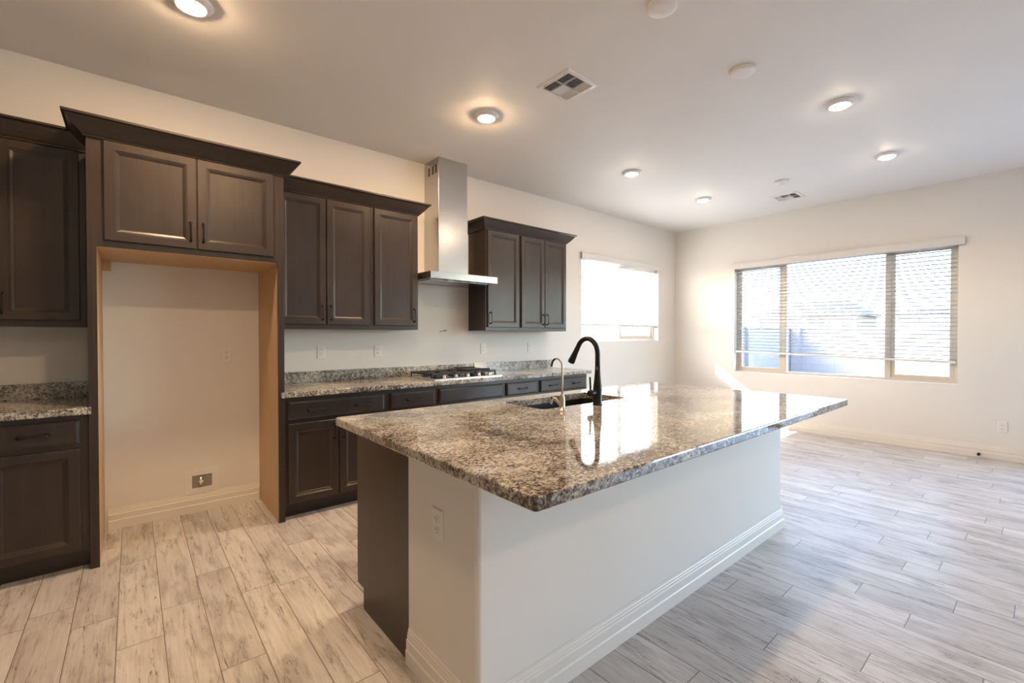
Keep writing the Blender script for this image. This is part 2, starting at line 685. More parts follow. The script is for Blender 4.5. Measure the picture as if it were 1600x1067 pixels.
# ------------------------------------------------------------------ windows (structure)
def frame_rect(mb, a0, a1, z0, z1, wd, put):
    put(mb, a0, a1, z0, z0 + wd)
    put(mb, a0, a1, z1 - wd, z1)
    put(mb, a0, a0 + wd, z0 + wd, z1 - wd)
    put(mb, a1 - wd, a1, z0 + wd, z1 - wd)


# window_2 : the wide three-lite window in the window wall
wx0, wx1 = XW + 0.085, XW + 0.135
win2 = thing('window_2', (XW + 0.1, (B0 + B1) / 2, BZ0), 'wide three-pane tan vinyl window looking onto the back yard', 'window', kind='structure')
o2 = tuple(win2.location)


def putB(mb, a0, a1, z0, z1, dx=0.0):
    mb.box(wx0 + dx, wx1 + dx, a0, a1, z0, z1)


fr = MB()
frame_rect(fr, B0, B1, BZ0, BZ1, 0.032, putB)
for yy in (1.283, 2.431):
    fr.box(wx0, wx1, yy - 0.028, yy + 0.028, BZ0 + 0.032, BZ1 - 0.032)
fr.build('window_frame', M['vinyl_tan'], win2, o2, bev=0.003)
for (a0, a1) in ((0.692, 1.255), (2.459, 3.063)):
    sh = MB()
    frame_rect(sh, a0, a1, BZ0 + 0.032, BZ1 - 0.032, 0.042, lambda mb, p, q, r, s: mb.box(wx0 + 0.012, wx0 + 0.038, p, q, r, s))
    sh.build('window_sash', M['vinyl_tan'], win2, o2, bev=0.003)
for (a0, a1) in ((0.734, 1.213), (1.311, 2.403), (2.501, 3.021)):
    MB().box(wx0 + 0.022, wx0 + 0.026, a0 - 0.003, a1 + 0.003, BZ0 + 0.03, BZ1 - 0.03).build('window_pane', M['glass'], win2, o2)

# window_1 : the window in the cabinet wall
wy0, wy1 = YW + 0.085, YW + 0.135
win1 = thing('window_1', ((A0 + A1) / 2, YW + 0.1, AZ0), 'two-pane white vinyl window in the cabinet wall', 'window', kind='structure')
o1 = tuple(win1.location)
fr = MB()
frame_rect(fr, A0, A1, AZ0, AZ1, 0.032, lambda mb, p, q, r, s: mb.box(p, q, wy0, wy1, r, s))
fr.box(5.555, 5.615, wy0, wy1, AZ0 + 0.032, AZ1 - 0.032)
fr.build('window_frame', M['vinyl_white'], win1, o1, bev=0.003)
sh = MB()
frame_rect(sh, 5.615, A1 - 0.032, AZ0 + 0.032, AZ1 - 0.032, 0.045, lambda mb, p, q, r, s: mb.box(p, q, wy0 + 0.012, wy0 + 0.038, r, s))
sh.build('window_sash', M['vinyl_tan'], win1, o1, bev=0.003)
for (a0, a1) in ((A0 + 0.03, 5.557), (5.657, A1 - 0.074)):
    MB().box(a0, a1, wy0 + 0.022, wy0 + 0.026, AZ0 + 0.03, AZ1 - 0.03).build('window_pane', M['glass'], win1, o1)

# unseen sliding door, added further along the window wall to bring daylight in
dr = thing('fill_door_1', (XW + 0.08, (D0 + D1) / 2, 0), 'added unseen glazed sliding door that brings in daylight, right of the wide window', 'door', kind='structure')
od = tuple(dr.location)
fr = MB()
frame_rect(fr, D0, D1, 0.0, DZ1, 0.05, lambda mb, p, q, r, s: mb.box(XW + 0.05, XW + 0.11, p, q, r, s))
ym = (D0 + D1) / 2
fr.box(XW + 0.05, XW + 0.11, ym - 0.03, ym + 0.03, 0.05, DZ1 - 0.05)
fr.build('door_frame', M['vinyl_tan'], dr, od, bev=0.003)
for a0, a1 in ((D0 + 0.05, ym - 0.03), (ym + 0.03, D1 - 0.05)):
    MB().box(XW + 0.078, XW + 0.082, a0, a1, 0.05, DZ1 - 0.05).build('door_pane', M['glass'], dr, od)


# ------------------------------------------------------------------ blinds
def slats(mb, a0, a1, zs, depth0, width, tilt, axis, sag=None):
    """thin curved slats; tilt raises the outer (window-side) edge"""
    n = 4
    for z in zs:
        up, lo = [], []
        for i in range(n + 1):
            t = i / n - 0.5
            d = t * width
            crown = 0.0022 * (1 - 4 * t * t)
            up.append((d * math.cos(tilt), d * math.sin(tilt) + crown + 0.0013))
            lo.append((d * math.cos(tilt), d * math.sin(tilt) + crown - 0.0013))
        ring = up + lo[::-1]
        loops = []
        for a in (a0, a1):
            dz = sag(a, z) if sag else 0.0
            if axis == 'y':
                loops.append([(depth0 + d, a, z + dz + h) for d, h in ring])
            else:
                loops.append([(a, depth0 + d, z + dz + h) for d, h in ring])
        mb.loft(loops)
    return mb


# blind on the wide window: bottom hangs 6 cm lower on its right end
blB = thing('window_blind', (XW + 0.03, (B0 + B1) / 2, 1.05), 'wide white horizontal blind with open slats over the three-pane window', 'blind')
ob = tuple(blB.location)
zt = 2.315
nB = 28
zl, zr = 1.098, 1.037   # lowest slat height at the left / right end


def sagB(a, z):
    t = (B1 - a) / (B1 - B0)
    return -(zl - zr) * t * (zt - z) / (zt - zl) * 1.0


zs = [zt - (zt - zl) * i / (nB - 1) for i in range(nB)]
slats(MB(), B0 + 0.012, B1 - 0.012, zs, XW + 0.038, 0.050, math.radians(-11), 'y', sagB).build('slats', M['blind_shaded'], blB, ob)
val = MB()
vp = [(0, 2.315), (-0.012, 2.315), (-0.018, 2.325), (-0.018, 2.385), (-0.012, 2.392), (-0.016, 2.400), (-0.012, 2.408), (0, 2.408)]
val.loft([[(XW - 0.022 + d, a, z) for d, z in vp] for a in (B0 - 0.055, B1 + 0.012)])
for a in (B0 - 0.055, B1 + 0.004):
    val.box(XW - 0.034, XW - 0.002, a, a + 0.008, 2.317, 2.405)
val.box(XW - 0.022, XW + 0.062, B0 + 0.006, B1 - 0.006, 2.328, 2.362)
val.build('valance', M['blind'], blB, ob, bev=0.002)
br = MB()
br.loft([[(XW + 0.012, a, z - 0.03), (XW + 0.064, a, z - 0.03), (XW + 0.064, a, z - 0.004), (XW + 0.012, a, z - 0.004)] for a, z in ((B1 - 0.012, zl - 0.008), (B0 + 0.012, zr - 0.008))])
br.build('bottom_rail', M['blind'], blB, ob, bev=0.004)
for a in (B0 + 0.20, 1.33, 1.88, 2.42, B1 - 0.20):
    z = zl + (zr - zl) * (B1 - a) / (B1 - B0)
    ld = MB()
    for dx in (0.0125, 0.0635):
        ld.box(XW + dx - 0.0006, XW + dx + 0.0006, a - 0.001, a + 0.001, z - 0.02, 2.33)
    ld.box(XW + 0.0125, XW + 0.0635, a - 0.001, a + 0.001, 2.328, 2.3295)
    ld.build('ladder_cord', M['blind'], blB, ob)
for a, zb in ((2.705, 1.40), (0.98, 1.44)):
    MB().lathe([(0.0045, zb), (0.0055, zb + 0.01), (0.0045, zb + 0.03), (0.004, 2.33)], (XW - 0.012 + 0.012, a, 0), n=10).build('tilt_wand', M['vinyl_white'], blB, ob)

# blind on the cabinet-wall window
blA = thing('window_blind', ((A0 + A1) / 2, YW + 0.03, 1.44), 'smaller white sunlit blind lowered most of the way over the cabinet wall window', 'blind')
oa = tuple(blA.location)
zs = [2.35 - 0.0425 * i for i in range(21)]
slats(MB(), A0 + 0.012, A1 - 0.012, zs, YW + 0.04, 0.050, math.radians(-7), 'x').build('slats', M['blind'], blA, oa)
val = MB()
val.loft([[(a, YW - 0.022 + d, z + 0.005) for d, z in [(x, 2.345 + (y - 2.315)) for x, y in vp]] for a in (A0 - 0.03, A1 + 0.012)])
for a in (A0 - 0.03, A1 + 0.004):
    val.box(a, a + 0.008, YW - 0.034, YW - 0.002, 2.352, 2.44)
val.box(A0 + 0.006, A1 - 0.006, YW - 0.022, YW + 0.062, 2.362, 2.396)
val.build('valance', M['blind'], blA, oa, bev=0.002)
MB().box(A0 + 0.012, A1 - 0.012, YW + 0.014, YW + 0.066, 1.448, 1.474).build('bottom_rail', M['blind'], blA, oa, bev=0.004)
for a in (A0 + 0.18, 5.58, A1 - 0.18):
    ld = MB()
    for dy in (0.0125, 0.0635):
        ld.box(a - 0.001, a + 0.001, YW + dy - 0.0006, YW + dy + 0.0006, 1.46, 2.36)
    ld.box(a - 0.001, a + 0.001, YW + 0.0125, YW + 0.0635, 2.358, 2.3595)
    ld.build('ladder_cord', M['blind'], blA, oa)
MB().lathe([(0.003, 1.40), (0.006, 1.405), (0.006, 1.44), (0.0025, 1.45), (0.0025, 2.36)], (A0 + 0.10, YW + 0.002, 0), n=8).build('tilt_wand', M['vinyl_white'], blA, oa)


# ------------------------------------------------------------------ cabinet pieces
def panel_door(x0, x1, z0, z1, yf, parent, org, facing=-1, mat=None, name='door'):
    """recessed-panel door whose front plane is y=yf; facing -1 looks to -y"""
    steps = [(0.0, 0.019), (0.0, 0.003), (0.003, 0.0), (0.046, 0.0), (0.049, 0.0035), (0.053, 0.0035), (0.055, 0.0055),
             (0.066, 0.0105), (0.068, 0.0125)]
    loops = []
    for i, d in steps:
        y = yf - facing * d
        loops.append([(x0 + i, y, z0 + i), (x1 - i, y, z0 + i), (x1 - i, y, z1 - i), (x0 + i, y, z1 - i)])
    return MB().loft(loops).build(name, mat or M['wood'], parent, org)


def slab_front(x0, x1, z0, z1, yf, parent, org, name='drawer'):
    steps = [(0.0, 0.019), (0.0, 0.008), (0.004, 0.0055), (0.013, 0.001), (0.016, 0.0)]
    loops = []
    for i, d in steps:
        y = yf + d
        loops.append([(x0 + i, y, z0 + i), (x1 - i, y, z0 + i), (x1 - i, y, z1 - i), (x0 + i, y, z1 - i)])
    return MB().loft(loops).build(name, M['wood'], parent, org)


def pull(cx, cz, yf, vertical, parent, org, length=0.115, facing=-1):
    """arched cabinet pull with flared feet"""
    mb = MB()
    h = length / 2
    L = []
    for t, out, r in ((-1.0, 0.010, 0.0062), (-0.93, 0.018, 0.0060), (-0.8, 0.0235, 0.0048), (-0.5, 0.026, 0.0038), (0, 0.027, 0.0036),
                      (0.5, 0.026, 0.0038), (0.8, 0.0235, 0.0048), (0.93, 0.018, 0.0060), (1.0, 0.010, 0.0062)):
        a = t * h
        y = yf + facing * out
        L.append(((cx, y, cz + a) if vertical else (cx + a, y, cz), r))
    mb.tube([p for p, r in L], [r for p, r in L], n=10)
    for s in (-1, 1):
        c = (cx, yf, cz + s * h * 0.98) if vertical else (cx + s * h * 0.98, yf, cz)
        mb.lathe([(0.0085, 0.0), (0.008, facing * 0.004), (0.0055, facing * 0.011), (0.005, facing * 0.014)], c, axis='y', n=12)
    return mb.build('handle', M['bronze'], parent, org)


CROWN = [(0, 0), (0.010, 0), (0.013, 0.008), (0.024, 0.018), (0.045, 0.040), (0.066, 0.066), (0.078, 0.084), (0.086, 0.088),
         (0.092, 0.090), (0.092, 0.102), (0, 0.102)]


def crown(path, z):
    return MB().profile([(d, z + h) for d, h in CROWN], path)


YU = 3.77     # face frame of wall cabinets, doors stand proud to 3.75
UZ0, UZ1 = 1.365, 2.425
YB = 3.467    # face frame of base cabinets


def wall_unit(x0, x1, doors, label, depth_y=YU, group=None):
    """doors: list of (x0, x1, handle x)"""
    t = thing('wall_cabinet', ((x0 + x1) / 2, (depth_y + YW) / 2, UZ0), label, 'cabinet', group)
    o = tuple(t.location)
    b = MB()
    b.box(x0, x1, depth_y, YW - 0.001, UZ0, UZ1)
    b.build('body', M['wood'], t, o, bev=0.0015)
    for dx0, dx1, hx in doors:
        d = panel_door(dx0, dx1, UZ0 + 0.036, UZ1 - 0.014, depth_y - 0.02, t, o)
        pull(hx, UZ0 + 0.036 + 0.095, depth_y - 0.02, True, d, o)
    return t


def base_unit(x0, x1, drawers, doors, label, group=None, handles=True, toe=True):
    t = thing('base_cabinet', ((x0 + x1) / 2, (YB + YW) / 2, 0), label, 'cabinet', group)
    o = tuple(t.location)
    b = MB().box(x0, x1, YB, YW - 0.001, 0.102, 0.874)
    b.box(x0, x1, YB + 0.072, YW - 0.001, 0.0, 0.102)
    b.build('body', M['wood'], t, o)
    for dx0, dx1, hs in drawers:
        d = slab_front(dx0, dx1, 0.712, 0.842, YB - 0.02, t, o)
        for hx in hs:
            pull(hx, 0.776, YB - 0.02, False, d, o)
    for dx0, dx1, hx in doors:
        d = panel_door(dx0, dx1, 0.118, 0.684, YB - 0.02, t, o)
        pull(hx, 0.600, YB - 0.02, True, d, o)
    return t


# left run
wall_unit(-0.93, -0.205, [(-0.905, -0.575, -0.602), (-0.572, -0.238, -0.555)], 'tall-doored dark wall cabinet left of the refrigerator alcove')
t = tag(crown([(-0.93, YU), (-0.192, YU)], UZ1 - 0.008).build('crown_molding', M['wood']),
        'dark crown molding atop the wall cabinet left of the refrigerator alcove', 'molding')
base_unit(-0.985, -0.192, [(-0.965, -0.59, (-0.78,)), (-0.585, -0.228, (-0.405,))], [(-0.965, -0.59, -0.63), (-0.585, -0.228, -0.545)],
          'dark base cabinet left of the refrigerator alcove, under the short worktop')

# refrigerator enclosure
TY = 3.45
TX0, TX1 = -0.190, 0.816
fe = thing('refrigerator_cabinet', ((TX0 + TX1) / 2, (TY + YW) / 2, 0), 'tall dark cabinet surround with maple-lined empty refrigerator alcove', 'cabinet')
of = tuple(fe.location)
for (a0, a1, b0, b1) in ((TX0, TX0 + 0.026, TX0 + 0.026, TX0 + 0.040), (TX1 - 0.026, TX1, TX1 - 0.040, TX1 - 0.026)):
    pn = MB().box(a0, a1, TY + 0.0, YW - 0.001, 0, UZ1)
    pn.build('side_panel', M['wood'], fe, of, bev=0.001)
    ln = MB().box(b0, b1, TY + 0.018, YW - 0.001, 0, 1.815)
    tag(ln.build('panel_lining', M['maple'], fe, of), 'honey maple inner face')
    st = MB().box(b0, b1, TY, TY + 0.018, 0, UZ1)
    st.build('face_stile', M['wood'], fe, of)
MB().box(TX0 + 0.040, TX1 - 0.040, TY, YW - 0.001, 1.818, UZ1).build('body', M['wood'], fe, of)
tag(MB().box(TX0 + 0.0402, TX1 - 0.0402, TY + 0.018, YW - 0.002, 1.811, 1.818).build('underside', M['maple'], fe, of), 'honey maple underside')
tag(MB().box(TX0 + 0.041, TX0 + 0.085, YW - 0.022, YW - 0.002, 1.745, 1.8105).build('cleat', M['maple'], fe, of), 'small maple cleat')
for dx0, dx1, hx in ((-0.117, 0.3125, 0.283), (0.3185, 0.748, 0.348)):
    d = panel_door(dx0, dx1, 1.852, 2.412, TY - 0.02, fe, of)
    pull(hx, 1.955, TY - 0.02, True, d, of)
crown([(TX0, 3.676), (TX0, TY), (TX1, TY), (TX1, 3.676)], UZ1 - 0.008).build('crown', M['wood'], fe, of)

# middle wall cabinets
wall_unit(0.818, 1.580, [(0.842, 1.198, 1.168), (1.205, 1.557, 1.236)], 'double-door dark wall cabinet between refrigerator surround and single-door cabinet')
wall_unit(1.582, 2.030, [(1.606, 2.012, 1.982)], 'single-door dark wall cabinet just left of the range hood')
tag(crown([(0.822, YU), (2.030, YU), (2.030, YW - 0.001)], UZ1 - 0.008).build('crown_molding', M['wood']),
    'dark crown molding over the wall cabinets left of the range hood', 'molding')
# right wall cabinets
wall_unit(2.808, 3.274, [(2.828, 3.258, 2.858)], 'single-door dark wall cabinet just right of the range hood')
wall_unit(3.276, 4.022, [(3.293, 3.646, 3.617), (3.652, 4.004, 3.681)], 'double-door dark wall cabinet nearest the sunlit window')
tag(crown([(2.808, YW - 0.001), (2.808, YU), (4.022, YU), (4.022, YW - 0.001)], UZ1 - 0.008).build('crown_molding', M['wood']),
    'dark crown molding over the wall cabinets right of the range hood', 'molding')

# right base run
base_unit(0.818, 1.582, [(0.838, 1.556, (1.027, 1.376))], [(0.838, 1.190, 1.158), (1.195, 1.556, 1.228)],
          'dark base cabinet with a wide two-pull drawer beside the refrigerator surround')
base_unit(1.584, 2.042, [(1.610, 2.022, (1.816,))], [(1.610, 2.022, 1.645)], 'narrow dark base cabinet with one-pull drawer left of the cooktop')
base_unit(2.044, 2.809, [(2.064, 2.790, ())], [(2.064, 2.424, 2.394), (2.430, 2.790, 2.460)], 'dark base cabinet under the cooktop with plain pull-less front')
base_unit(2.811, 3.271, [(2.829, 3.254, (3.04,))], [(2.829, 3.254, 2.865)], 'narrow dark base cabinet with one-pull drawer right of the cooktop')
base_unit(3.273, 4.046, [(3.291, 4.028, (3.48, 3.85))], [(3.291, 3.657, 3.627), (3.662, 4.028, 3.692)],
          'dark base cabinet with two-pull drawer at the window end of the run')

# worktops on the cabinet wall
wt = thing('countertop', (2.45, 3.75, 0.875), 'long grey speckled granite worktop carrying the cooktop', 'worktop')
ow = tuple(wt.location)
sl = MB().box(0.8185, 4.085, 3.420, YW - 0.001, 0.875, 0.914)
sl.build('slab', M['granite_grey'], wt, ow, bev=0.006, seg=3)
MB().box(0.790, 0.8180, 3.420, 3.449, 0.875, 0.914).build('slab_return', M['granite_grey'], wt, ow, bev=0.004)
MB().box(0.818, 4.085, YW - 0.021, YW - 0.001, 0.914, 1.008).build('backsplash', M['granite_grey'], wt, ow, bev=0.002)
wt = thing('countertop', (-0.6, 3.75, 0.875), 'short brown speckled granite worktop left of the refrigerator alcove', 'worktop')
ow = tuple(wt.location)
MB().box(-1.0, -0.1925, 3.415, YW - 0.001, 0.875, 0.914).build('slab', M['granite'], wt, ow, bev=0.006, seg=3)
MB().box(-0.1925, -0.178, 3.415, 3.449, 0.875, 0.914).build('slab_return', M['granite'], wt, ow, bev=0.004)
MB().box(-1.0, -0.1925, YW - 0.021, YW - 0.001, 0.914, 1.012).build('backsplash', M['granite'], wt, ow, bev=0.002)

# ------------------------------------------------------------------ cooktop
ck = thing('gas_cooktop', (2.43, 3.74, 0.914), 'stainless gas cooktop with black grates under the range hood', 'cooktop')
oc = tuple(ck.location)
CX0, CX1, CY0, CY1 = 2.050, 2.812, 3.500, 4.000
pan = MB()
pan.loft([[(CX0 + i, CY0 + i, z), (CX1 - i, CY0 + i, z), (CX1 - i, CY1 - i, z), (CX0 + i, CY1 - i, z)]
          for i, z in ((0, 0.9145), (0, 0.921), (0.004, 0.925), (0.030, 0.925), (0.036, 0.921))])
pan.build('pan', M['steel'], ck, oc)
for gx0, gx1 in ((CX0 + 0.012, 2.305), (2.309, 2.553), (2.557, CX1 - 0.012)):
    g = MB()
    y0, y1 = CY0 + 0.085, CY1 - 0.02
    z0, z1 = 0.955, 0.967
    for a, b_, c, d_ in ((gx0, gx1, y0, y0 + 0.012), (gx0, gx1, y1 - 0.012, y1), (gx0, gx0 + 0.012, y0, y1), (gx1 - 0.012, gx1, y0, y1)):
        g.box(a, b_, c, d_, z0 - 0.004, z1)
    cx = (gx0 + gx1) / 2
    for k in range(1, 6):
        yy = y0 + (y1 - y0) * k / 6
        g.box(gx0, cx - 0.028, yy - 0.005, yy + 0.005, z0, z1)
        g.box(cx + 0.028, gx1, yy - 0.005, yy + 0.005, z0, z1)
    g.box(cx - 0.005, cx + 0.005, y0, y0 + 0.07, z0, z1).box(cx - 0.005, cx + 0.005, y1 - 0.07, y1, z0, z1)
    g.box(gx0, gx1, (y0 + y1) / 2 - 0.005, (y0 + y1) / 2 + 0.005, z0, z1)
    for fx in (gx0 + 0.006, gx1 - 0.006):
        for fy in (y0 + 0.006, y1 - 0.006):
            g.box(fx - 0.007, fx + 0.007, fy - 0.007, fy + 0.007, 0.924, z0)
    g.build('grate', M['black'], ck, oc, bev=0.002)
for bx, by, r in ((2.18, 3.67, 0.036), (2.18, 3.88, 0.030), (2.431, 3.78, 0.046), (2.68, 3.67, 0.030), (2.68, 3.88, 0.038)):
    MB().lathe([(r + 0.016, 0.9248), (r + 0.014, 0.932), (r + 0.004, 0.936), (r, 0.940), (r, 0.947), (r - 0.006, 0.950)], (bx, by, 0)).build('burner', M['black'], ck, oc)
for kx in (2.17, 2.30, 2.43, 2.56, 2.69):
    kb = MB().lathe([(0.021, 0.925), (0.021, 0.930), (0.018, 0.934), (0.0165, 0.950), (0.0145, 0.954)], (kx, 3.545, 0), n=20)
    kb.box(kx - 0.003, kx + 0.003, 3.529, 3.561, 0.950, 0.959)
    kb.build('knob', M['chrome'], ck, oc)

gp = MB()
cs, sn = math.cos(0.12), math.sin(0.12)


def rbox(mb, cx, cy, hx, hy, z0, z1, a):
    c, s = math.cos(a), math.sin(a)
    pts = [(cx + c * x - s * y, cy + s * x + c * y) for x, y in ((-hx, -hy), (hx, -hy), (hx, hy), (-hx, hy))]
    mb.loft([[(x, y, z) for x, y in pts] for z in (z0, z1)])
    return mb


rbox(gp, 2.66, 3.79, 0.115, 0.145, 0.9675, 0.976, -0.10)
rbox(gp, 2.66, 3.925, 0.108, 0.010, 0.976, 0.988, -0.10)
rbox(gp, 2.66, 3.655, 0.108, 0.010, 0.976, 0.986, -0.10)
tag(gp.build('griddle_plate', M['black'], bev=0.003), 'black iron plate lying on the right grate of the cooktop', 'griddle')
bk = MB()
bk.loft([[(2.862, YW - 0.036 + d, z), (3.030, YW - 0.036 + d, z), (3.030, YW - 0.036 + d + 0.008, z), (2.862, YW - 0.036 + d + 0.008, z)] for d, z in ((-0.020, 0.9145), (0.0055, 1.016))])
tag(bk.build('instruction_booklet', M['paper'], bev=0.001), 'white paper booklet leaning on the backsplash right behind the cooktop', 'booklet')

# ------------------------------------------------------------------ range hood
hd = thing('range_hood', (2.43, 3.83, 1.83), 'stainless chimney range hood over the cooktop', 'range hood')
oh = tuple(hd.location)
MB().box(2.268, 2.608, 3.800, YW - 0.001, 1.895, 2.50).build('lower_chimney', M['steel'], hd, oh, bev=0.002)
uc = MB().box(2.2715, 2.6045, 3.8035, YW - 0.001, 2.50, CZ - 0.0005)
uc.build('upper_chimney', M['steel'], hd, oh, bev=0.002)
cn = MB()
x0, x1, y0, y1 = 2.055, 2.818, 3.580, YW - 0.001
cn.loft([[(x0 + i, y0 + i, z), (x1 - i, y0 + i, z), (x1 - i, y1, z), (x0 + i, y1, z)]
         for i, z in ((0.022, 1.842), (0.018, 1.833), (0.0, 1.833), (0.0, 1.897))], cap0=True)
cn.build('canopy', M['steel'], hd, oh, bev=0.0015)
fl = MB()
for a, b_ in ((x0 + 0.05, 2.425), (2.435, x1 - 0.05)):
    fl.box(a, b_, y0 + 0.10, y1 - 0.06, 1.828, 1.840)
fl.build('grease_filter', M['steel'], hd, oh, bev=0.002)
for gy in (3.835, 3.895, 3.965):
    sl = MB()
    for i in range(3):
        for j in range(5):
            sl.box(2.2695, 2.2716, gy + i * 0.013, gy + i * 0.013 + 0.007, 2.895 + j * 0.016, 2.905 + j * 0.016)
    tag(sl.build('vent_slots', M['dark_gap'], hd, oh), 'dark vent slots')
for a in (2.30, 2.56):
    MB().lathe([(0.028, 1.8285), (0.028, 1.832), (0.022, 1.834)], (a, y0 + 0.055, 0), n=20).build('hood_lamp', M['white_plastic'], hd, oh)


# ------------------------------------------------------------------ outlets and small wall fittings
def make_outlet():
    t = thing('wall_outlet', (0, 0, 0), 'x', 'outlet', 'white duplex outlets')
    p = MB()
    steps = [(0, 0), (0, 0.002), (0.003, 0.0055), (0.006, 0.006)]
    p.loft([[(-0.036 + i, -d, -0.058 + i), (0.036 - i, -d, -0.058 + i), (0.036 - i, -d, 0.058 - i), (-0.036 + i, -d, 0.058 - i)] for i, d in steps])
    p.build('cover_plate', M['white_plastic'], t)
    for s in (-1, 1):
        zc = s * 0.0195
        r = MB()
        pts = []
        for k in range(24):
            a = 2 * math.pi * k / 24
            pts.append((0.0172 * math.cos(a), max(-0.0135, min(0.0135, 0.0172 * math.sin(a)))))
        r.loft([[(x, -0.006, zc + z) for x, z in pts], [(x * 0.97, -0.0082, zc + z * 0.97) for x, z in pts]])
        rc = r.build('receptacle', M['white_plastic'], t)
        q = MB()
        q.box(-0.0075, -0.0050, -0.0085, -0.0078, zc - 0.002, zc + 0.008)
        q.box(0.0050, 0.0075, -0.0085, -0.0078, zc - 0.001, zc + 0.007)
        q.lathe([(0.0026, -0.0085), (0.0026, -0.0078)], (0, 0, zc - 0.0085), axis='y', n=10)
        q.build('slots', M['dark_gap'], rc)
    return t


ol = make_outlet()
ZO = 1.167
plist = [((1.773, YW, ZO), 0, 'white outlet on the cabinet wall under the single-door cabinet left of the hood'),
         ((3.006, YW, ZO), 0, 'white outlet on the wall just right above the cooktop'),
         ((3.713, YW, ZO), 0, 'white outlet under the double-door cabinet nearest the window'),
         ((0.555, YW, ZO - 0.005), 0, 'white outlet on the back wall inside the refrigerator alcove'),
         ((XW, 0.312, 0.347), -H90, 'white outlet low on the wall right of the wide window'),
         ((0.8395, 1.412, 0.632), -H90, 'white outlet on the end of the kitchen island')]
for i, (l, r, lab) in enumerate(plist):
    if l[0] == 0.8395:
        place(ol, l, -H90, lab, False)
    elif l[0] == XW:
        place(ol, l, -H90, lab, False)
    else:
        place(ol, l, r, lab, i == 0)

# rocker style outlet
gf = thing('wall_outlet', (1.259, YW, ZO), 'white outlet with tall rectangular face, nearest the refrigerator surround on the cabinet wall', 'outlet')
og = (0, 0, 0)
p = MB()
p.loft([[(-0.036 + i, -d, -0.058 + i), (0.036 - i, -d, -0.058 + i), (0.036 - i, -d, 0.058 - i), (-0.036 + i, -d, 0.058 - i)] for i, d in [(0, 0), (0, 0.002), (0.003, 0.0055), (0.006, 0.006)]])
p.build('cover_plate', M['white_plastic'], gf)
MB().box(-0.0165, 0.0165, -0.0085, -0.006, -0.033, 0.033).build('receptacle', M['white_plastic'], gf, bev=0.001)
q = MB()
for zc in (-0.02, 0.02):
    q.box(-0.0075, -0.0050, -0.0088, -0.0082, zc - 0.002, zc + 0.008)
    q.box(0.0050, 0.0075, -0.0088, -0.0082, zc - 0.001, zc + 0.007)
q.box(-0.013, 0.013, -0.0088, -0.0082, -0.0007, 0.0007)
q.build('slots', M['dark_gap'], gf)

# ice-maker water box in the alcove
wb = thing('water_supply_box', (0.392, YW, 0.225), 'white recessed water supply box low in the refrigerator alcove', 'supply box')
f = MB()
for a in ((-0.107, 0.107, -0.087, -0.046), (-0.107, 0.107, 0.046, 0.087), (-0.107, -0.062, -0.046, 0.046), (0.062, 0.107, -0.046, 0.046)):
    f.box(a[0], a[1], -0.008, 0.0, a[2], a[3])
f.build('cover_frame', M['white_plastic'], wb)
r = MB()
r.box(-0.062, 0.062, -0.0015, -0.0005, -0.046, 0.046)  # flat panel; its grey carries the shade of the recess
tag(r.build('recess', plain('recess_shade_grey', (0.30, 0.27, 0.24), 0.6), wb), 'grey panel with the recess shade in its colour')
v = MB().lathe([(0.009, -0.030), (0.009, -0.012), (0.012, -0.010), (0.012, 0.014), (0.007, 0.016), (0.007, 0.032)], (-0.008, -0.016, 0), n=14)
v.lathe([(0.008, -0.016), (0.008, -0.001)], (-0.008, 0, 0.0), axis='y', n=12)
v.lathe([(0.013, -0.034), (0.013, -0.028), (0.004, -0.026), (0.004, -0.016)], (-0.008, 0, 0.004), axis='y', n=12)
tag(v.build('valve', M['chrome'], wb), 'chrome shut-off valve')

# pipe stub between hood and cooktop
ps = thing('pipe_stub', (2.465, YW, 1.364), 'short metal pipe stub on the wall between hood and cooktop', 'pipe')
MB().tube([(0, 0, 0), (0, -0.022, 0), (0.004, -0.030, 0), (0.012, -0.034, 0), (0.03, -0.034, 0)], 0.007, n=12).tube([(0.03, -0.034, 0), (0.048, -0.034, 0)], 0.0085, n=8).build('pipe', M['nickel'], ps)
MB().lathe([(0.012, -0.004), (0.012, -0.001), (0.008, 0.0)], (0, 0, 0), axis='y', n=18).build('escutcheon', M['nickel'], ps)

# door stop in the baseboard
ds = thing('door_stop', (XW - 0.016, 0.482, 0.036), 'small black door stop on the baseboard right of the wide window', 'door stop')
MB().lathe([(0.012, 0.0), (0.012, -0.004), (0.006, -0.006), (0.006, -0.040)], (0, 0, 0), axis='x', n=14).build('stem', M['black_metal'], ds)
MB().lathe([(0.011, -0.040), (0.014, -0.044), (0.014, -0.056), (0.010, -0.060)], (0, 0, 0), axis='x', n=14).build('rubber_tip', M['rubber'], ds)

# ------------------------------------------------------------------ island
IX0, IX1 = 0.840, 3.395
ild = thing('kitchen_island', (2.12, 1.68, 0), 'large white and dark kitchen island under the granite top', 'island')
oi = tuple(ild.location)
HW = MB()
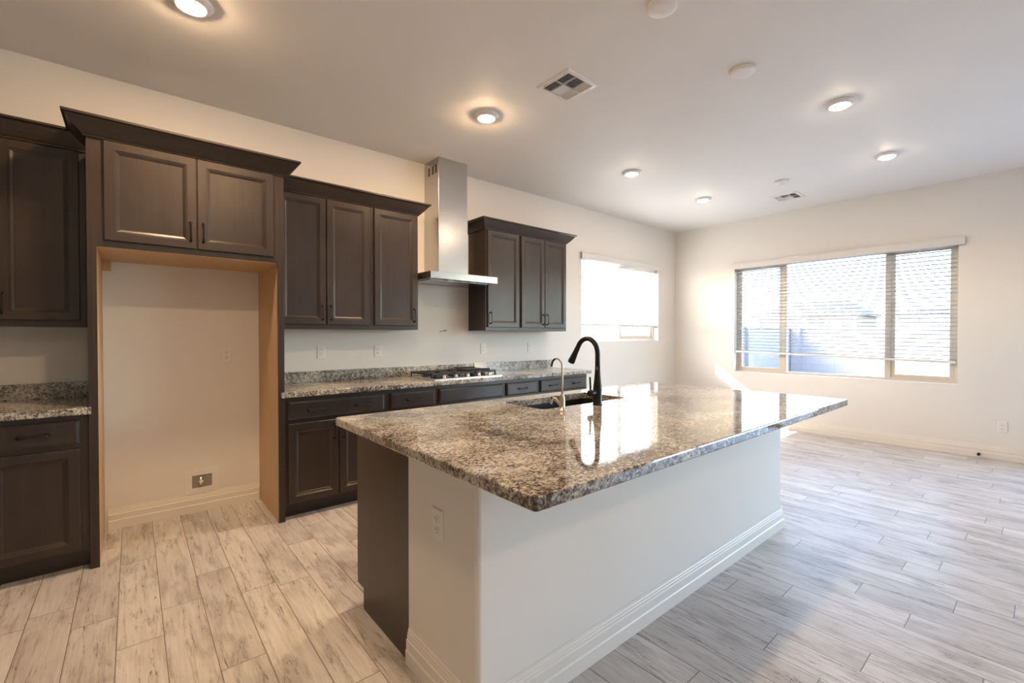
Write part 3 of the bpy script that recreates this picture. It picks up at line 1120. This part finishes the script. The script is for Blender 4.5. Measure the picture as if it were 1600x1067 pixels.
# half wall with rounded outside corners
pts = []
R = 0.020
for cx, cy, a0 in ((IX0 + R, 1.175 + R, math.pi), (IX1 - R, 1.175 + R, 1.5 * math.pi)):
    for k in range(7):
        a = a0 + k * H90 / 6
        pts.append((cx + R * math.cos(a), cy + R * math.sin(a)))
pts += [(IX1, 1.642), (IX0, 1.642)]
HW.loft([[(x, y, z) for x, y in pts] for z in (0, 0.8745)], smooth=False)
HW.build('half_wall', M['wall'], ild, oi)
MB().profile(BASE, [(IX0, 1.642), (IX0, 1.175), (IX1, 1.175), (IX1, 1.642)]).build('baseboard', M['trim'], ild, oi)
cb = MB()
SX0, SX1, SY0, SY1 = 1.690, 2.430, 1.748, 2.095
cb.box(IX0, SX0 - 0.03, 1.642, 2.178, 0.102, 0.8745).box(SX1 + 0.03, IX1, 1.642, 2.178, 0.102, 0.8745)
cb.box(SX0 - 0.03, SX1 + 0.03, 1.642, 2.178, 0.102, 0.62).box(SX0 - 0.03, SX1 + 0.03, 2.125, 2.178, 0.62, 0.8745).box(SX0 - 0.03, SX1 + 0.03, 1.642, 1.72, 0.62, 0.8745)
cb.box(IX0, IX1, 1.642, 2.105, 0, 0.102)
cb.build('cabinet_body', M['wood'], ild, oi)
for k in range(6):
    wd = (IX1 - IX0) / 6
    panel_door(IX0 + k * wd + 0.006, IX0 + (k + 1) * wd - 0.006, 0.118, 0.85, 2.198, ild, oi, facing=1)

tp = thing('island_countertop', (2.09, 1.52, 0.875), 'large brown and cream granite top of the island', 'worktop')
ot = tuple(tp.location)
TX0_, TX1_, TY0_, TY1_ = 0.752, 3.418, 0.806, 2.232
ZT = 0.914


def rr(x0, x1, y0, y1, r, n=6):
    L = []
    for cx, cy, a0 in ((x1 - r, y1 - r, 0), (x0 + r, y1 - r, H90), (x0 + r, y0 + r, math.pi), (x1 - r, y0 + r, 3 * H90)):
        for k in range(n + 1):
            a = a0 + k * H90 / n
            L.append((cx + r * math.cos(a), cy + r * math.sin(a)))
    return L


out = rr(TX0_, TX1_, TY0_, TY1_, 0.014)
inn = rr(SX0, SX1, SY0, SY1, 0.030)
slab = MB()


def inset(loop, c, d):
    # move loop points toward loop interior by d using local normals
    n = len(loop)
    R_ = []
    for i in range(n):
        a, b_, p_ = Vector(loop[i - 1]), Vector(loop[(i + 1) % n]), Vector(loop[i])
        t_ = (b_ - a).normalized()
        R_.append(tuple(p_ + Vector((-t_.y, t_.x)) * d))
    return R_


e = 0.006
ring = [(inset(out, 0, e), 0.875), (inset(out, 0, 0.0018), 0.8765), (out, 0.875 + e), (out, ZT - e), (inset(out, 0, 0.0018), ZT - 0.0018), (inset(out, 0, e), ZT),
        (inset(inn, 0, -0.003), ZT), (inn, ZT - 0.003), (inn, 0.875)]
loops = [[(x, y, z) for x, y in l] for l, z in ring]
slab.loft(loops + [loops[0]], cap0=False, cap1=False)
slab.build('slab', M['granite'], tp, ot)

# undermount sink
sk = thing('kitchen_sink', ((SX0 + SX1) / 2, (SY0 + SY1) / 2, 0.66), 'black undermount sink in the island top', 'sink')
os_ = tuple(sk.location)
sb = MB()
lo = [(rr(SX0 - 0.02, SX1 + 0.02, SY0 - 0.02, SY1 + 0.02, 0.04), 0.874), (rr(SX0 - 0.004, SX1 + 0.004, SY0 - 0.004, SY1 + 0.004, 0.032), 0.874),
      (rr(SX0 - 0.004, SX1 + 0.004, SY0 - 0.004, SY1 + 0.004, 0.032), 0.70), (rr(SX0 + 0.02, SX1 - 0.02, SY0 + 0.02, SY1 - 0.02, 0.05), 0.672)]
sb.loft([[(x, y, z) for x, y in l] for l, z in lo], smooth=False, cap0=False, cap1=True)
sb.build('basin', M['sink'], sk, os_)
MB().lathe([(0.045, 0.6722), (0.043, 0.676), (0.030, 0.675), (0.028, 0.673)], ((SX0 + SX1) / 2, 1.93, 0), n=24).build('drain', M['chrome'], sk, os_)

# main faucet
FX, FY = 2.043, 1.668
fc = thing('kitchen_faucet', (FX, FY, ZT), 'tall black gooseneck pull-down faucet behind the sink', 'faucet')
ofc = tuple(fc.location)
MB().lathe([(0.0275, 0.9141), (0.0275, 0.921), (0.0255, 0.924), (0.0250, 0.975), (0.0255, 1.005), (0.0230, 1.03), (0.0195, 1.06), (0.0165, 1.10), (0.0148, 1.14)], (FX, FY, 0), n=28).build('body', M['black_metal'], fc, ofc)
pts = [(FX, FY, 1.135), (FX, FY, 1.17), (FX, FY, 1.205)]
cy, rz_ = FY + 0.078, 0.089
for k in range(1, 13):
    a = math.pi - k * math.radians(152) / 12
    pts.append((FX, cy + 0.078 * math.cos(a), 1.205 + rz_ * math.sin(a)))
last, prev = Vector(pts[-1]), Vector(pts[-2])
dr_ = (last - prev).normalized()
pts.append(tuple(last + dr_ * 0.012))
MB().tube(pts, 0.0142, n=18).build('spout', M['black_metal'], fc, ofc)
s0 = last + dr_ * 0.008
hp = [s0, s0 + dr_ * 0.004, s0 + dr_ * 0.03, s0 + dr_ * 0.055, s0 + dr_ * 0.095, s0 + dr_ * 0.105]
MB().tube([tuple(x) for x in hp], [0.0142, 0.0152, 0.0158, 0.0178, 0.0215, 0.0205], n=20).build('spray_head', M['black_metal'], fc, ofc)
lv = MB().lathe([(0.017, -0.018), (0.0175, -0.050), (0.0170, -0.072), (0.013, -0.076)], (FX, FY, 0.985), axis='x', n=20)
lv.tube([(FX - 0.062, FY, 0.995), (FX - 0.064, FY - 0.001, 1.03), (FX - 0.070, FY - 0.002, 1.078)], [0.0062, 0.0055, 0.0055], n=12)
lv.build('lever', M['black_metal'], fc, ofc)

# small filtered water tap
GX, GY = 1.749, 1.666
ft = thing('filter_tap', (GX, GY, ZT), 'small brushed nickel drinking water tap left of the black faucet', 'faucet')
oft = tuple(ft.location)
MB().lathe([(0.0235, 0.9141), (0.0235, 0.917), (0.0165, 0.920), (0.0150, 0.945), (0.0150, 0.972), (0.0130, 0.988), (0.0075, 0.998), (0.0055, 1.004)], (GX, GY, 0), n=24).build('body', M['nickel'], ft, oft)
pts = [(GX, GY, 0.998), (GX, GY, 1.06), (GX, GY, 1.14)]
for k in range(1, 12):
    a = math.pi - k * math.radians(160) / 11
    pts.append((GX, GY + 0.040 + 0.040 * math.cos(a), 1.142 + 0.046 * math.sin(a)))
MB().tube(pts[:-3], 0.0052, n=12).build('spout', M['nickel'], ft, oft)
MB().tube(pts[-5:] + [(GX, pts[-1][1] + 0.004, pts[-1][2] - 0.014)], [0.0054, 0.0056, 0.0058, 0.0060, 0.0062, 0.0062], n=12).build('spout_tip', M['black_metal'], ft, oft)
hv = MB().tube([(GX, GY + 0.006, 0.935), (GX - 0.012, GY + 0.030, 0.965), (GX - 0.014, GY + 0.036, 0.972)], [0.0085, 0.0085, 0.007], n=12)
hv.tube([(GX - 0.012, GY + 0.030, 0.972), (GX - 0.020, GY + 0.046, 0.978), (GX - 0.024, GY + 0.056, 0.962), (GX - 0.024, GY + 0.058, 0.943)], [0.006, 0.0055, 0.0055, 0.0065], n=10)
hv.build('lever', M['nickel'], ft, oft)


# ------------------------------------------------------------------ ceiling fittings
def make_light(lens_mat):
    t = thing('recessed_light', (0, 0, CZ), 'x', 'ceiling light', 'recessed ceiling lights')
    MB().lathe([(0.098, 0.0), (0.098, -0.004), (0.096, -0.007), (0.086, -0.017), (0.070, -0.0245), (0.065, -0.0255), (0.063, -0.022)], n=40, cap=False).build('trim_ring', M['white_plastic'], t)
    MB().lathe([(0.0635, -0.0235), (0.0575, -0.0285), (0.047, -0.0335), (0.032, -0.0368), (0.016, -0.0384), (0.006, -0.0388)], n=24).build('lens', lens_mat, t)
    return t


lp = make_light(M['lamp'])
lq = make_light(M['lamp_dim'])
seen = set()
for x, y, pr_, lab in [
        (0.249, 2.885, lp, 'lit recessed ceiling light above the refrigerator alcove, nearest the camera'),
        (2.146, 2.868, lp, 'lit recessed ceiling light in front of the range hood chimney'),
        (4.057, 2.862, lq, 'lit recessed ceiling light between range hood and cabinet wall window'),
        (5.537, 2.834, lq, 'recessed ceiling light nearest the corner of the two window walls'),
        (4.043, 1.023, lq, 'lit recessed ceiling light on the right, the nearer of two over the open floor'),
        (5.536, 1.019, lq, 'lit recessed ceiling light on the right, in front of the wide window'),
        (0.72, 1.02, lp, 'added unseen fill light in the ceiling overhead of the camera'),  # added lamp out of view, warm fill for the left side
        (0.25, -1.9, lp, 'added unseen fill light in the ceiling behind the camera near the middle')]:  # also added out of view, more warm fill
    place(pr_, (x, y, CZ), 0, lab, pr_ not in seen)
    seen.add(pr_)


def disc(name, x, y, r, h, label, cat):
    t = thing(name, (x, y, CZ), label, cat)
    MB().lathe([(r, 0.0), (r, -h * 0.5), (r * 0.96, -h * 0.85), (r * 0.86, -h), (r * 0.4, -h * 1.02)], n=36).build('cover', M['white_plastic'], t)
    return t


disc('ceiling_cover_plate', 2.137, 1.321, 0.076, 0.022, 'round white blank cover plate on the ceiling, the nearer one above the island', 'cover plate')
disc('ceiling_cover_plate', 3.055, 1.305, 0.078, 0.022, 'round white blank cover plate on the ceiling, the farther one above the island', 'cover plate')
sd = disc('smoke_detector', 5.58, 1.95, 0.075, 0.030, 'small white round smoke detector on the ceiling by the far vent', 'smoke detector')
MB().lathe([(0.020, -0.030), (0.018, -0.036), (0.006, -0.037)], n=20).build('sensor_cap', M['white_plastic'], sd)


def make_vent():
    t = thing('ceiling_vent', (0, 0, CZ), 'x', 'vent', 'ceiling air vents')
    h = 0.152
    f = MB()
    i = 0.120
    prof = [(h, 0.0), (h, -0.004), (h - 0.008, -0.009), (i, -0.010), (i, -0.001)]
    f.loft([[(-a, -a, z), (a, -a, z), (a, a, z), (-a, a, z)] for a, z in prof], cap0=False, cap1=False)
    f.build('frame', M['white_plastic'], t)
    b = MB().box(-i, i, -i, i, -0.0012, -0.0004)
    tag(b.build('duct', M['dark_gap'], t), 'dark duct opening')
    # louvres: outer bands run along y, the middle band along x
    lv = MB()
    for k in range(4):
        for s in (-1, 1):
            x = s * (0.110 - k * 0.0165)
            lv.loft([[(x + s * 0.004, y, -0.010), (x + s * 0.002, y, -0.010), (x - s * 0.006, y, -0.0015), (x - s * 0.004, y, -0.0015)] for y in (-i, i)])
    for k in range(7):
        for s in (-1, 1):
            y = s * (0.110 - k * 0.0155)
            lv.loft([[(x, y + s * 0.004, -0.010), (x, y + s * 0.002, -0.010), (x, y - s * 0.006, -0.0015), (x, y - s * 0.004, -0.0015)] for x in (-0.045, 0.045)])
    lv.build('louvres', M['white_plastic'], t)
    br_ = MB().box(-0.0475, -0.0445, -i, i, -0.0115, -0.0015).box(0.0445, 0.0475, -i, i, -0.0115, -0.0015).box(-i, i, -0.002, 0.002, -0.0115, -0.0015)
    br_.build('divider', M['white_plastic'], t)
    sc = MB()
    for x, y in ((-0.134, 0.09), (-0.134, -0.09), (0.134, 0.09), (0.134, -0.09)):
        sc.lathe([(0.004, -0.0118), (0.004, -0.009)], (x, y, 0), n=8)
    sc.build('screws', M['chrome'], t)
    return t


vt = make_vent()
place(vt, (2.322, 2.165, CZ), 0, 'large white square ceiling vent, nearest the camera, above the island', True)
place(vt, (6.24, 2.115, CZ), H90, 'white square ceiling vent far away, near the wide window', False)

# ------------------------------------------------------------------ outside
tag(MB().box(-30, 80, -60, 60, -0.40, -0.15).build('ground', M['gravel']), kind='structure')
fs = thing('block_fence', (8, 5.6, -0.15), 'shaded block side fence running away left of the yard', 'fence')
of_ = tuple(fs.location)
MB().box(-4, 16.9, 5.5, 5.7, -0.15, 1.535).build('block_wall', M['block'], fs, of_)
MB().box(-4, 16.92, 5.48, 5.72, 1.535, 1.575).build('coping', M['block'], fs, of_)
for px in (13.35,):
    MB().box(px - 0.2, px + 0.2, 5.40, 5.5, -0.15, 1.575).build('pilaster', M['block'], fs, of_)
fb = thing('block_fence', (16.8, -4, -0.15), 'sunlit block back fence across the far side of the yard', 'fence')
ofb = tuple(fb.location)
MB().box(16.7, 16.9, -20, 5.48, -0.15, 1.535).build('block_wall', M['block'], fb, ofb)
MB().box(16.68, 16.92, -20, 5.48, 1.535, 1.575).build('coping', M['block'], fb, ofb)
MB().box(16.55, 16.7, 5.22, 5.475, -0.15, 1.60).build('pilaster', M['block'], fb, ofb)


def house(x0, x1, y0, y1, eave, ridge, label, wins):
    t = thing('neighbor_house', ((x0 + x1) / 2, (y0 + y1) / 2, -0.15), label, 'house')
    o = tuple(t.location)
    MB().box(x0, x1, y0, y1, -0.15, eave).build('wall', M['stucco'], t, o)
    e_ = 0.5
    hw = min(x1 - x0, y1 - y0) / 2
    r = MB()
    a = [(x0 - e_, y0 - e_, eave), (x1 + e_, y0 - e_, eave), (x1 + e_, y1 + e_, eave), (x0 - e_, y1 + e_, eave)]
    xc = (x0 + x1) / 2
    k = min(1.0, 1.0)
    b_ = [(xc, y0 + hw * 0.42, ridge), (xc, y1 - hw * 0.42, ridge)]
    r.add(a + b_, [(0, 1, 4), (1, 2, 5, 4), (2, 3, 5), (3, 0, 4, 5), (3, 2, 1, 0)])
    r.build('roof', M['rooftile'], t, o)
    for (wy, wz, ww, wh, mk) in wins:
        MB().box(x0 - 0.06, x0 + 0.02, wy - ww / 2, wy + ww / 2, wz - wh / 2, wz + wh / 2).build('window', M[mk], t, o)


house(42, 48, 9.4, 16.6, 2.85, 4.2, 'pale neighbor house with hipped tile roof beyond the back fence',
      [(12.4, 2.42, 0.28, 0.5, 'window_dark'), (11.78, 2.42, 0.32, 0.5, 'window_dark'), (10.6, 2.35, 0.6, 0.7, 'window_grey')])
house(42, 48, 0.5, 7.0, 2.85, 3.4, 'farther pale neighbor house seen through the right window pane',
      [(5.0, 2.35, 0.9, 0.9, 'window_grey')])
